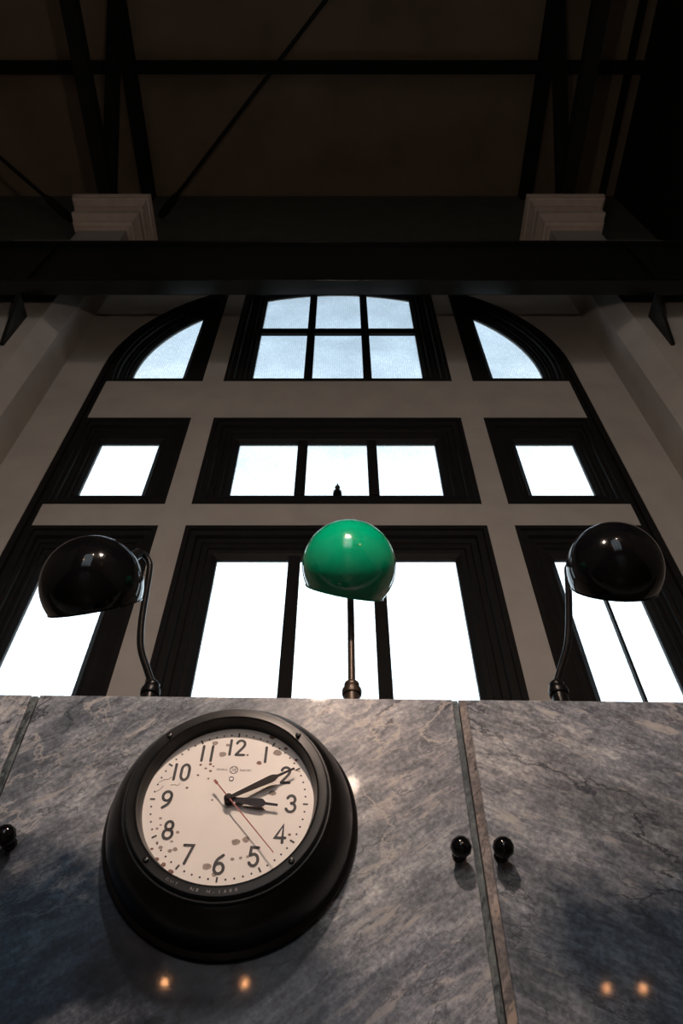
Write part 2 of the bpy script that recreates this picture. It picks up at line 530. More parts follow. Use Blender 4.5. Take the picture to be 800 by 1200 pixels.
# ------------------------------------------------------------------ the arched windows
PX, MX = 1.30, 1.10             # mullion outer and inner edge from the centre line
SX = 2.225                      # outer edge of the side lights
R_IN = 2.225
def light_polys(x0, x1, z0, z1, top):
    """function inset -> (x, z) polygon with a fixed number of points for one light of the window"""
    K = 18
    def poly(i):
        # the stiles next to the masonry are narrower than the inner ones
        a0, a1, b0 = x0 + i * (0.68 if x0 < -2 else 1), x1 - i * (0.68 if x1 > 2 else 1), z0 + i
        if not top:
            zt = z1 - i
            pts = [(a0, b0), (a1, b0)]
            return [(x, z) for x, z in pts + [(a1, zt), (a0, zt)]]
        r = R_IN - i * 0.68
        def ang(x): return math.acos(max(-1, min(1, x / r)))
        lo = math.asin(max(-1, min(1, (b0 - ZC) / r)))
        if top == 'c':
            th0, th1 = ang(a1), ang(a0)
            pts = [(a0, b0), (a1, b0)]
        elif top == 'l':
            th0, th1 = ang(a1), math.pi - lo
            pts = [(a1, b0)]
        else:
            th0, th1 = lo, ang(a0)
            pts = [(a0, b0)]
        pts += [(r * math.cos(th0 + (th1 - th0) * k / K), ZC + r * math.sin(th0 + (th1 - th0) * k / K)) for k in range(K + 1)]
        return pts
    return poly

def clip(poly, axis, lim, keep_less):
    """Sutherland-Hodgman clip of an (x, z) polygon"""
    out = []
    n = len(poly)
    ins = lambda p: (p[axis] <= lim) == keep_less
    for i in range(n):
        a, b2 = poly[i], poly[(i + 1) % n]
        if ins(a): out.append(a)
        if ins(a) != ins(b2):
            t = (lim - a[axis]) / (b2[axis] - a[axis])
            out.append((a[0] + t * (b2[0] - a[0]), a[1] + t * (b2[1] - a[1])))
    return out

PROFILE = [(0.0, 0.0), (0.035, 0.0), (0.04, 0.018), (0.085, 0.022), (0.092, 0.05), (0.13, 0.052), (0.138, 0.066), (0.175, 0.066),
           (0.182, 0.08), (0.212, 0.083), (0.250, 0.110), (0.250, 0.14), (0.0, 0.16)]

def make_window(name, y, flip, label):
    """flip = +1: room side faces -y; -1: room side faces +y"""
    W = bpy.data.objects.new(name, None)
    COL.objects.link(W)
    W.location = (WX, y, 0)
    W.rotation_euler = (0, 0, 0 if flip > 0 else math.pi)
    struct(W, label)
    # dark outer architrave following the arch
    def ring(r, yy):
        return [(x - WX, yy, z) for x, z in arch_outline(r, SILL)]
    a = MB().loft([ring(R_OUT - 0.001, 0.004), ring(R_OUT - 0.05, 0.004), ring(R_OUT - 0.055, 0.03), ring(R_IN, 0.034), ring(R_IN, 0.16), ring(R_OUT - 0.001, 0.16)])
    tag(a.build('architrave', M['wood'], W), 'dark arched outer frame')
    # plaster grid: two mullions, two transoms
    for s in (-1, 1):
        xa, xb = sorted((s * MX, s * PX))
        ztop = ZC + math.sqrt(R_IN ** 2 - PX ** 2) + 0.02
        ztop2 = ZC + math.sqrt(R_IN ** 2 - MX ** 2) + 0.005
        zl, zr = (ztop, ztop2) if s < 0 else (ztop2, ztop)
        MB().prism([(xa, SILL + 0.002), (xb, SILL + 0.002), (xb, zr), (xa, zl)], 0.0, 0.17).build('mullion', M['plaster'], W)
    for z0, z1 in ((4.065, 4.315), (5.56, 6.225)):
        for xa, xb in ((-SX, -PX), (-MX, MX), (PX, SX)):
            MB().box(xa, xb, 0.0, 0.17, z0, z1).build('transom', M['plaster'], W)
    rows = [(2.05, 4.065, None), (4.315, 5.56, None), (6.225, 99, 'top')]
    for ri, (z0, z1, top) in enumerate(rows):
        for ci, (x0, x1) in enumerate(((-SX, -PX), (-MX, MX), (PX, SX))):
            t = ('l', 'c', 'r')[ci] if top else None
            zz = z0 if ri else 2.29
            P_ = light_polys(x0, x1, zz, z1, t)
            rings = [[(x, yy, z) for x, z in P_(i)] for i, yy in PROFILE]
            sash = MB().loft(rings).build('sash', M['wood'], W)
            glass = [P_(0.242)]
            bars = []
            if ci == 1:
                g = []
                lo_b, hi_b = 0.255, 0.340
                for p in glass:
                    g += [clip(p, 0, -hi_b, True), clip(clip(p, 0, -lo_b, False), 0, lo_b, True), clip(p, 0, hi_b, False)]
                inner = P_(0.236)
                for s in (-1, 1):
                    strip = clip(clip(inner, 0, max(s * lo_b, s * hi_b), True), 0, min(s * lo_b, s * hi_b), False)
                    bars.append(strip)
                if top:
                    za, zb = 7.475, 7.595
                    g = [q for p in g for q in (clip(p, 1, za, True), clip(p, 1, zb, False))]
                    for xa, xb in ((-0.865, -hi_b), (-lo_b, lo_b), (hi_b, 0.865)):
                        bars.append([(xa, za), (xb, za), (xb, zb), (xa, zb)])
                glass = g
            if ri == 0 and ci == 2:
                bars.append([(1.795, 2.52), (1.813, 2.52), (1.813, 3.83), (1.795, 3.83)])
            for b2 in bars:
                MB().prism(b2, 0.084, 0.126).build('glazing_bar', M['wood'], sash, bevel=0.006)
            for p in glass:
                MB().prism(p, 0.128, 0.134).build('pane', M['glass'], sash)
            if ci == 1 and ri == 0:
                # rivets on the bars and bottom rail
                for (x, z) in [(s * 0.2975, z) for s in (-1, 1) for z in (2.62, 2.95, 3.3)] + [(x, 2.50) for x in (-0.75, -0.45, -0.1, 0.15, 0.5, 0.75)]:
                    MB().lathe([(0.011, 0.0), (0.009, 0.005), (0.0, 0.007)], 10, 'y', (x, 0.086, z)).build('rivet', M['wood'], sash)
            if ci == 1 and ri == 1:
                # little catch standing on the bottom rail of the middle light
                MB().lathe([(0.035, 0), (0.035, 0.03), (0.014, 0.035), (0.012, 0.07), (0.02, 0.08), (0.022, 0.095), (0.009, 0.11), (0.006, 0.14), (0.0, 0.145)], 14, 'z', (0.005, 0.075, 4.53)).build('catch', M['steel'], sash)
    return W
make_window('window_1', D, 1, 'big arched window with dark frames and nine bright lights behind the lamps')
def make_rear_window(num, cx_, label):
    W = bpy.data.objects.new('window_%d' % num, None)
    COL.objects.link(W)
    W.location = (cx_, HY - 0.2, 0)
    struct(W, label)
    rings = [[(x, y, z) for x, z in rear_arch(REAR_R - i, REAR_SILL + i)] for i, y in ((0.001, 0.06), (0.13, 0.06), (0.13, -0.06), (0.001, -0.06))]
    MB().loft(rings).build('window_frame', M['wood'], W)
    for x in (-0.7, 0.7):
        MB().box(x - 0.06, x + 0.06, -0.05, 0.05, REAR_SILL + 0.13, ZC + 1.88).build('mullion', M['wood'], W)
    for z in (2.6, 4.6, 6.6):
        MB().box(-2.02, 2.02, -0.045, 0.045, z - 0.05, z + 0.05).build('transom', M['wood'], W)
    MB().prism(rear_arch(REAR_R - 0.12, REAR_SILL + 0.12), -0.004, 0.004).build('pane', M['glass'], W)
for k, (rx_, lab) in enumerate(zip(REAR_X, ('tall',))):
    make_rear_window(k + 2, rx_, lab + ' arched window in the wall behind the viewer')

# ------------------------------------------------------------------ pilasters and their capitals
for s, nm in ((-1, 'left'), (1, 'right')):
    cxp = WX + s * 3.40
    def plan(w, yf, ch):
        return [(-w, 0.0), (-w, -(yf - ch)), (-w + ch, -yf), (w - ch, -yf), (w, -(yf - ch)), (w, 0.0)]
    pts = plan(0.67, 0.455, 0.145)
    v = [(cxp + x, D + y, H0) for x, y in pts] + [(cxp + x, D + y, 8.9) for x, y in pts]
    n = len(pts)
    f = [(i, n + i, n + (i + 1) % n, (i + 1) % n) for i in range(n)] + [tuple(range(n)), tuple(range(n, 2 * n))]
    o = MB().add(v, f).build('pilaster', M['plaster'])
    struct(o, 'grey plaster pilaster with chamfered corners %s of the arched window' % nm)
    # capital: stepped mouldings widening upwards
    c = thing('capital', 'pale moulded plaster capital above the black beam, %s one' % nm, None, (cxp + s * -0.47, D, 0), kind='structure')
    def tier(w, dpt, z):
        return [(-w, 0, z), (-w, -dpt, z), (w, -dpt, z), (w, 0, z)]
    prof = [(0.30, 0.47, 8.62), (0.30, 0.47, 9.20)]
    MB().loft([tier(*p) for p in prof], closed=False, caps=True).build('neck', M['plaster'], c)
    prof = [(0.34, 0.51, 9.20), (0.34, 0.51, 9.25), (0.37, 0.55, 9.27), (0.37, 0.55, 9.32), (0.41, 0.60, 9.42), (0.42, 0.61, 9.43), (0.42, 0.61, 9.53)]
    MB().loft([tier(*p) for p in prof], closed=False, caps=True).build('lower_moulding', M['stone'], c)
    MB().loft([tier(0.35, 0.53, 9.53), tier(0.35, 0.53, 9.63)], closed=False, caps=True).build('recess', M['plaster'], c)
    prof = [(0.43, 0.63, 9.63), (0.43, 0.63, 9.67), (0.47, 0.68, 9.76), (0.49, 0.70, 9.77), (0.49, 0.70, 9.82), (0.50, 0.715, 9.83), (0.50, 0.715, 9.90)]
    MB().loft([tier(*p) for p in prof], closed=False, caps=True).build('upper_moulding', M['stone'], c)

tr = MB().box(HX0 + 0.005, HX1 - 0.005, D - 0.03, D, 9.3, H1).build('shade_board', mottle(new_mat('upper_wall_shade', rough=0.9), (0.085, 0.09, 0.075), (0.11, 0.115, 0.095), 3))  # board added over the plaster, its dark colour imitates shade up there
struct(tr, 'dark olive board added as painted shade on the wall between the girder and the ceiling')

# ------------------------------------------------------------------ the black plate girder in front of the window
ZB, ZT, YB0, YB1 = 6.68, 7.79, 2.58, 2.73
g = thing('plate_girder', 'black riveted steel girder crossing in front of the top of the arched window', 'beam', (0, 0, 0))
MB().box(HX0, HX1, YB0, YB1, ZB, ZB + 0.035).build('bottom_flange', M['flange'], g, bevel=0.008)
MB().box(HX0, HX1, YB0, YB1, ZT - 0.035, ZT).build('top_flange', M['steel'], g, bevel=0.006)
MB().box(HX0, HX1, YB0 + 0.06, YB1 - 0.06, ZB + 0.035, ZT - 0.035).build('web', M['steel'], g)
for x in (-5.6, -4.3, -3.0, 3.0, 4.3, 5.6):
    MB().box(x - 0.012, x + 0.012, YB0 + 0.01, YB1 - 0.01, ZB + 0.035, ZT - 0.035).build('stiffener', M['steel'], g)
for k in range(-5, 6):
    MB().lathe([(0.034, 0), (0.03, 0.018), (0.017, 0.03), (0, 0.034)], 12, 'z', (-0.28 + 0.87 * k, YB0 + 0.04, ZT)).build('rivet', M['steel'], g)
for s, nm in ((-1, 'left'), (1, 'right')):
    pts = [(2.70, ZB - 0.001), (2.943, ZB - 0.001), (2.943, 6.05), (2.92, 6.05)]
    x0, x1 = -0.016, 0.016
    v = [(x0, y, z) for y, z in pts] + [(x1, y, z) for y, z in pts]
    b = MB().add(v, [(0, 1, 2, 3), (7, 6, 5, 4)] + [(i, 4 + i, 4 + (i + 1) % 4, (i + 1) % 4) for i in range(4)]).build('girder_bracket', M['steel'], loc=(WX + s * 3.03, 0, 0))
    tag(b, 'black pointed steel bracket under the girder against the %s pilaster' % nm, 'bracket')

# ------------------------------------------------------------------ roof trusses, purlin, bracing
def truss(x, nm, loc_x):
    t = thing('roof_truss', 'dark roof truss rising from the %s plaster capital' % nm, 'truss', (loc_x, 0, 0))
    MB().bar((0, 2.9, 10.0), (0, -3.98, 10.0), 0.17, 0.20).build('bottom_chord', M['dark_steel'], t)
    MB().bar((0, 3.38, 12.18), (0, -3.98, 12.18), 0.18, 0.22).build('top_chord', M['dark_steel'], t)
    MB().bar((0.0, 2.85, 10.0), (0.0, 0.70, 12.10), 0.16, 0.16, (0, 1, 0)).build('strut', M['dark_steel'], t)
    MB().bar((0.0, -1.4, 10.0), (0.0, 0.60, 12.10), 0.10, 0.10, (0, 1, 0)).build('strut', M['dark_steel'], t)
    MB().box(-0.05, 0.05, 2.70, 3.38, 9.9, 10.35).build('shoe', M['dark_steel'], t)
    return t
truss(0, 'left', -3.07)
truss(0, 'right', 2.93)
p = MB().bar((HX0 + 0.01, 1.57, 12.18), (4.37, 1.57, 12.18), 0.15, 0.2).build('purlin', M['dark_steel'])
tag(p, 'thin dark purlin running across the ceiling between the trusses', 'beam')
p = MB().bar((4.18, 3.38, 12.26), (4.18, -3.98, 12.26), 0.10, 0.06).build('ceiling_batten', M['dark_steel'])
tag(p, 'narrow dark batten on the ceiling right of the right truss', 'batten')
b = MB().box(4.38, 5.2, -3.99, 3.38, 9.4, 12.28).build('side_girder', M['dark_steel'])
tag(b, 'deep black roof girder at the upper right corner', 'beam')
def rod(name, a, b2, label):
    t = thing(name, label, 'rod', (0, 0, 0), group=None)
    MB().tube([a, b2], 0.026, 10).build('shaft', M['dark_steel'], t)
    A, B = Vector(a), Vector(b2)
    u = (B - A).normalized()
    MB().tube([A - u * 0.02, A + u * 0.10, A + u * 0.34, A + u * 0.42], [0.045, 0.062, 0.055, 0.03], 10).build('turnbuckle', M['dark_steel'], t)
rod('bracing_rod', (-2.62, 3.26, 10.9), (0.9, -0.46, 10.9), 'thin dark bracing rod slanting up from the left capital across the ceiling middle')
rod('bracing_rod', (-3.68, 3.1, 10.2), (-6.2, 0.45, 10.2), 'thin dark bracing rod slanting up-left from the left capital to the frame edge')

# ------------------------------------------------------------------ marble counter front
PY = 1.38
CZ = 1.03                       # top of the marble
ct = thing('marble_counter', 'tall counter front of grey veined marble slabs carrying the clock', 'counter', (0, PY, 0), math.radians(1.0))
def slab(x0, x1, mat, label):
    o = MB().box(x0, x1, 0.0, 0.03, H0, CZ).build('slab', mat, ct, bevel=0.0025)
    tag(o, label)
slab(-2.6, -0.709, M['marble_c'], 'marble slab left of the left joint')
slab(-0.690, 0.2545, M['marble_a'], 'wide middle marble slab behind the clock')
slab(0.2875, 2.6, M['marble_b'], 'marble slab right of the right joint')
def strip(x0, x1, y0, mat, label):
    o = MB().box(x0, x1, y0, 0.03, H0, CZ - 0.001).build('joint_strip', mat, ct, bevel=0.001)
    tag(o, label)
strip(-0.7085, -0.6935, 0.003, M['marble_dark'], 'narrow green-grey joint strip')
strip(0.2549, 0.2672, 0.003, M['marble_dark'], 'narrow dark grey joint strip')
strip(0.2692, 0.2872, 0.0006, M['marble_brown'], 'narrow brownish joint strip')
MB().box(-2.6, 2.6, 0.031, 0.30, H0, CZ).build('core', M['dark_wood'], ct)
def knob(x, z):
    k = MB()
    k.lathe([(0.0135, 0.0), (0.0135, 0.004), (0.010, 0.006), (0.0095, 0.016), (0.0115, 0.019), (0.017, 0.024), (0.0205, 0.032), (0.0205, 0.038), (0.0175, 0.046), (0.011, 0.0515), (0.0045, 0.0535), (0.0, 0.054)], 10, 'y', (x, 0, z), smooth=True)
    o = k.build('knob', M['black_gloss'], ct)
for x, z in ((-0.635, 0.683), (0.2245, 0.668), (0.3045, 0.668)):
    knob(x, z)

# ------------------------------------------------------------------ the wall clock
ck = thing('wall_clock', 'round black wall clock with cream stained dial on the marble slab', 'clock', (-0.215, PY - 0.0046, 0.727), math.radians(1.0))
n = 96
MB().lathe([(0.236, 0.0), (0.245, 0.002), (0.247, 0.008), (0.244, 0.014), (0.238, 0.017), (0.236, 0.030), (0.231, 0.048), (0.222, 0.066), (0.210, 0.080), (0.200, 0.089),
            (0.192, 0.094), (0.186, 0.094), (0.184, 0.075)], n).build('case', M['clock_black'], ck)
MB().lathe([(0.1935, 0.0935), (0.1955, 0.097), (0.1955, 0.102), (0.1935, 0.1045), (0.1905, 0.1045), (0.1895, 0.1075), (0.1885, 0.112), (0.1865, 0.1145), (0.184, 0.115),
            (0.1720, 0.1125), (0.1695, 0.1135), (0.1675, 0.112), (0.1668, 0.108), (0.1640, 0.100), (0.1610, 0.0880), (0.1610, 0.0820), (0.185, 0.0820)], n, close=True).build('bezel', M['bezel'], ck)
DY = 0.083
dial_e = MB().lathe([(0.1665, DY - 0.002), (0.1665, DY), (0.0, DY)], n, smooth=False).build('dial', M['dial'], ck)
TILT = math.radians(1.5)        # the dial sits turned a little clockwise
def dp(x, z):
    return (x * math.cos(TILT) + z * math.sin(TILT), -x * math.sin(TILT) + z * math.cos(TILT))
def flat_poly(mb, pts, y=DY + 0.0004, th=0.0003):
    q = [dp(x, z) for x, z in pts]
    mb.prism(q, -(y + th), -y)
def ribbon(mb, pts, w, y=DY + 0.0004, th=0.0003):
    """flat printed stroke of width w with round ends"""
    n_ = len(pts)
    Lf, Rt = [], []
    for i, p in enumerate(pts):
        a, b2 = pts[max(i - 1, 0)], pts[min(i + 1, n_ - 1)]
        if i not in (0, n_ - 1):
            d1 = Vector((p[0] - a[0], p[1] - a[1])).normalized()
            d2 = Vector((b2[0] - p[0], b2[1] - p[1])).normalized()
            t = (d1 + d2).normalized()
            k = min(1.6, 1 / max(0.3, t.dot(d1)))
        else:
            t = Vector((b2[0] - a[0], b2[1] - a[1])).normalized()
            k = 1
        nx, nz = -t.y * k, t.x * k
        Lf.append((p[0] + nx * w / 2, p[1] + nz * w / 2))
        Rt.append((p[0] - nx * w / 2, p[1] - nz * w / 2))
    for i in range(n_ - 1):
        flat_poly(mb, [Lf[i], Lf[i + 1], Rt[i + 1], Rt[i]], y, th)
    for p in (pts[0], pts[-1]):
        flat_poly(mb, [(p[0] + w / 2 * math.cos(2 * math.pi * k / 10), p[1] + w / 2 * math.sin(2 * math.pi * k / 10)) for k in range(10)], y, th)
def arc(cx_, cz_, rx, rz, a0, a1, n_=12):
    return [(cx_ + rx * math.cos(math.radians(a0 + (a1 - a0) * k / n_)), cz_ + rz * math.sin(math.radians(a0 + (a1 - a0) * k / n_))) for k in range(n_ + 1)]
GLYPH = {
    '1': (0.13, [[(0, -0.44), (0, 0.44)]]),
    '2': (0.52, [arc(0, 0.22, 0.215, 0.22, 170, -20) + [(0.14, 0.02), (-0.2, -0.43)], [(-0.2, -0.44), (0.225, -0.44)]]),
    '3': (0.50, [arc(-0.02, 0.22, 0.2, 0.22, 160, -80), arc(-0.03, -0.2, 0.235, 0.24, 85, -160)]),
    '4': (0.54, [[(0.13, -0.44), (0.13, 0.44), (-0.24, -0.2), (0.26, -0.2)]]),
    '5': (0.50, [[(0.2, 0.44), (-0.15, 0.44), (-0.18, 0.06)], [(-0.18, 0.06)] + arc(0.0, -0.16, 0.22, 0.28, 125, -150)]),
    '6': (0.52, [[(0.14, 0.44)] + arc(0.22, -0.1, 0.43, 0.5, 118, 176, 6), arc(0, -0.19, 0.22, 0.25, 0, 360, 20)]),
    '7': (0.50, [[(-0.22, 0.44), (0.22, 0.44), (-0.08, -0.44)]]),
    '8': (0.50, [arc(0, 0.225, 0.18, 0.215, 0, 360, 20), arc(0, -0.2, 0.22, 0.24, 0, 360, 20)]),
    '9': (0.52, [[(-0.14, -0.44)] + arc(-0.22, 0.1, 0.43, 0.5, -62, -4, 6), arc(0, 0.19, 0.22, 0.25, 0, 360, 20)]),
    '0': (0.50, [arc(0, 0.16, 0.2, 0.28, 0, 180, 10) + arc(0, -0.16, 0.2, 0.28, 180, 360, 10) + [(0.2, 0.16)]]),
}
H = 0.0372
for h in range(1, 13):
    a = math.radians(90 - 30 * h)
    rr = 0.1185 if h not in (10, 11, 12) else 0.1165
    cx_, cz_ = rr * math.cos(a), rr * math.sin(a)
    s = str(h)
    gap = 0.22 if s != '11' else 0.36
    tot = sum(GLYPH[c][0] for c in s) + gap * (len(s) - 1)
    x = -tot / 2
    mb = MB()
    for c in s:
        w, strokes = GLYPH[c]
        for st_ in strokes:
            ribbon(mb, [(cx_ + (x + w / 2 + px) * H, cz_ + pz * H) for px, pz in st_], 0.0054)
        x += w + gap
    mb.build('numeral', M['print'], ck)
mt = MB()
for k in range(60):
    a = math.radians(90 - 6 * k)
    ca, sa = math.cos(a), math.sin(a)
    if k % 5 == 0:
        r0, r1, w = 0.1405, 0.1500, 0.0017
        flat_poly(mt, [(r0 * ca - w * sa, r0 * sa + w * ca), (r1 * ca - w * sa, r1 * sa + w * ca), (r1 * ca + w * sa, r1 * sa - w * ca), (r0 * ca + w * sa, r0 * sa - w * ca)])
    else:
        flat_poly(mt, [(0.1452 * ca + 0.0019 * math.cos(j * math.pi / 4), 0.1452 * sa + 0.0019 * math.sin(j * math.pi / 4)) for j in range(8)])
mt.build('minute_track', M['print'], ck)
# maker's name and round emblem in small print
def text_mesh(s, size, shear=0.0):
    cu = bpy.data.curves.new('text', 'FONT')
    cu.body, cu.size, cu.align_x, cu.align_y, cu.shear = s, size, 'CENTER', 'CENTER', shear
    cu.extrude = 0.0001
    o = bpy.data.objects.new('text', cu)
    COL.objects.link(o)
    dg = bpy.context.evaluated_depsgraph_get()
    me = bpy.data.meshes.new_from_object(o.evaluated_get(dg))
    vs_ = [tuple(v.co) for v in me.vertices]
    fs_ = [tuple(p_.vertices) for p_ in me.polygons]
    bpy.data.objects.remove(o)
    bpy.data.curves.remove(cu)
    bpy.data.meshes.remove(me)
    return vs_, fs_
def add_text(mb, s, size, x, z, y, rot=0.0, shear=0.0):
    v, f = text_mesh(s, size, shear)
    ca, sa = math.cos(rot), math.sin(rot)
    out = []
    for px, pz, pd in v:
        q = dp(x + px * ca - pz * sa, z + px * sa + pz * ca)
        out.append((q[0], -(y + pd), q[1]))
    mb.add(out, f)
for word, x in (('GENERAL', -0.0235), ('ELECTRIC', 0.0235)):
    mb = MB()
    add_text(mb, word, 0.0052, x, 0.0665, DY + 0.0005)
    mb.build('maker_lettering', M['fine_print'], ck)
mb = MB()
ribbon(mb, arc(0, 0.0665, 0.0078, 0.0078, 0, 360, 28), 0.0010)
ribbon(mb, arc(0, 0.0665, 0.0062, 0.0062, 20, 70, 6), 0.0006)
ribbon(mb, arc(0, 0.0665, 0.0062, 0.0062, 110, 160, 6), 0.0006)
ribbon(mb, arc(0, 0.0665, 0.0062, 0.0062, 200, 250, 6), 0.0006)
ribbon(mb, arc(0, 0.0665, 0.0062, 0.0062, 290, 340, 6), 0.0006)
add_text(mb, 'GE', 0.0072, 0.0, 0.0665, DY + 0.0005, shear=0.3)
mb.build('round_emblem', M['print'], ck)
mb = MB()
q = dp(-0.0023, 0.0474)
mb.lathe([(0.0048, DY - 0.001), (0.0048, DY + 0.0012), (0.0036, DY + 0.0012), (0.0036, DY + 0.0002)], 18, 'y', (q[0], 0, q[1]))
mb.build('reset_hole_rim', M['print'], ck)
MB().lathe([(0.0036, DY + 0.0001), (0.0036, DY + 0.0004), (0.0, DY + 0.0004)], 18, 'y', (q[0], 0, q[1] - 0.0003)).build('reset_hole', M['dial'], ck)
# worn spots on the dial paint
STAINS = [(-0.0275, 0.1004, 0.0072), (-0.0466, 0.1249, 0.0058), (-0.0201, 0.1218, 0.004), (0.0819, 0.1079, 0.0088), (0.0804, 0.0209, 0.0072),
          (0.0237, -0.0773, 0.0078), (0.0416, -0.0721, 0.0065), (-0.0213, -0.123, 0.008), (-0.0055, -0.1359, 0.0048), (0.0219, -0.1083, 0.0036), (0.0362, -0.1058, 0.003),
          (0.0487, -0.103, 0.003), (-0.1221, -0.0374, 0.003), (-0.0918, -0.0975, 0.004), (-0.0832, -0.0942, 0.0046), (-0.11, -0.0917, 0.004), (-0.1076, -0.0744, 0.0033),
          (-0.0923, -0.0803, 0.003), (-0.085, -0.0626, 0.0033), (-0.124, -0.0571, 0.0028), (-0.119, -0.050, 0.0024), (-0.118, -0.083, 0.0026)]
RUST = [(0.0477, 0.084, 0.0052), (0.0226, 0.1005, 0.0024), (0.0165, 0.1012, 0.0018), (-0.0673, 0.0753, 0.0026), (-0.0481, 0.0777, 0.0032), (-0.0559, 0.0681, 0.0025), (-0.0456, 0.0628, 0.003), (-0.0471, 0.0463, 0.002),
        (-0.0323, 0.0023, 0.002), (-0.0684, 0.053, 0.0024), (-0.0416, 0.0732, 0.002), (-0.0848, 0.0255, 0.0026), (0.068, 0.144, 0.006), (0.098, 0.118, 0.004), (0.121, 0.093, 0.0035),
        (-0.112, -0.113, 0.004), (-0.098, -0.122, 0.0045), (-0.083, -0.134, 0.0055), (-0.125, -0.095, 0.003), (0.120, -0.060, 0.003)]
for nm, arr, mt_ in (('worn_spots', STAINS, M['stain']), ('rust_spots', RUST, M['stain_red'])):
    mb = MB()
    for x, z, r in arr:
        sq = random.uniform(0.75, 0.95)
        ph = random.uniform(0, 6)
        flat_poly(mb, [(x + r * (1 + 0.12 * math.sin(3 * t + ph)) * math.cos(t), z + sq * r * (1 + 0.1 * math.sin(2 * t + ph)) * math.sin(t)) for t in [2 * math.pi * j / 14 for j in range(14)]], DY + 0.0001, 0.0002)
    if nm == 'worn_spots':
        for pts in ([(-0.141, 0.035), (-0.132, 0.041), (-0.124, 0.042), (-0.119, 0.047)], [(-0.141, 0.016), (-0.135, 0.021), (-0.131, 0.028)], [(-0.117, 0.030), (-0.108, 0.031), (-0.104, 0.029), (-0.100, 0.034)], [(0.13, 0.068), (0.118, 0.071)]):
            ribbon(mb, pts, 0.0016, DY + 0.0001, 0.0002)
    o = mb.build(nm, mt_, ck)
    o['kind'] = 'stuff'
# hands
def hand(name, outline, ang, y, th, mat, label):
    a = math.radians(ang)
    ca, sa = math.cos(a), math.sin(a)
    pts = [dp(w * ca + l * sa, -w * sa + l * ca) for w, l in outline]     # l along the hand, clockwise angle from 12
    m_ = MB().prism(pts, -(y + th), -y)
    o = m_.build(name, mat, ck)
    tag(o, label)
hand('hour_hand', [(-0.003, -0.004), (0.003, -0.004), (0.0045, 0.01), (0.0088, 0.060), (0.0080, 0.065), (0.0026, 0.071), (0.0022, 0.0945), (-0.0022, 0.0945), (-0.0026, 0.071), (-0.0080, 0.065), (-0.0088, 0.060), (-0.0045, 0.01)], 95.5, DY + 0.010, 0.0012, M['hour_hand'], 'dark spade-shaped hour hand')
hand('minute_hand', [(-0.003, -0.004), (0.003, -0.004), (0.0038, 0.01), (0.0075, 0.086), (0.0068, 0.093), (0.0026, 0.102), (0.0020, 0.137), (-0.0020, 0.137), (-0.0026, 0.102), (-0.0068, 0.093), (-0.0075, 0.086), (-0.0038, 0.01)], 61.0, DY + 0.0135, 0.0012, M['hand'], 'dark long minute hand')
hand('second_hand', [(-0.0024, -0.046), (0.0024, -0.046), (0.0026, -0.037), (0.0012, -0.035), (0.0012, 0.0), (0.0008, 0.140), (-0.0008, 0.140), (-0.0012, 0.0), (-0.0012, -0.035), (-0.0026, -0.037)], 137.0, DY + 0.0175, 0.0008, M['red'], 'thin red second hand')
MB().lathe([(0.0085, DY), (0.0085, DY + 0.016), (0.006, DY + 0.0168), (0.0045, DY + 0.0195), (0.0, DY + 0.0205)], 20).build('hub', M['hand'], ck)
# four screws in the bezel
for ang in (137, 45, 225, -45):
    a = math.radians(ang)
    q = (0.1785 * math.cos(a), 0.1785 * math.sin(a))
    MB().lathe([(0.0052, 0.111), (0.0052, 0.1165), (0.004, 0.1185), (0.0, 0.1192)], 14, 'y', (q[0], 0, q[1])).build('bezel_screw', M['clock_black'], ck)
# faint engraving along the bottom of the bezel
mb = MB()
for i, ch in enumerate('NR H-1488'):
    if ch == ' ': continue
    a = math.radians(-101 + i * 3.0)
    add_text(mb, ch, 0.0095, 0.1795 * math.cos(a), 0.1795 * math.sin(a), 0.1143, rot=a + math.pi / 2)
mb.build('engraving', M['engrave'], ck)
mb = MB()
for i, ch in enumerate('GUT'):
    a = math.radians(-116 + i * 2.8)
    add_text(mb, ch, 0.008, 0.1795 * math.cos(a), 0.1795 * math.sin(a), 0.1143, rot=a + math.pi / 2)
mb.build('engraving', M['engrave'], ck)

# ------------------------------------------------------------------ the three desk lamps on the counter
def smooth_path(pts, sub=6):
    """Catmull-Rom through the given points"""
    P_ = [Vector(p) for p in pts]
    P_ = [2 * P_[0] - P_[1]] + P_ + [2 * P_[-1] - P_[-2]]
    out = []
    for i in range(1, len(P_) - 2):
        for k in range(sub):
            t = k / sub
            p0, p1, p2, p3 = P_[i - 1:i + 3]
            out.append(0.5 * ((2 * p1) + (p2 - p0) * t + (2 * p0 - 5 * p1 + 4 * p2 - p3) * t * t + (3 * p1 - p0 - 3 * p2 + p3) * t ** 3))
    out.append(P_[-2])
    return out

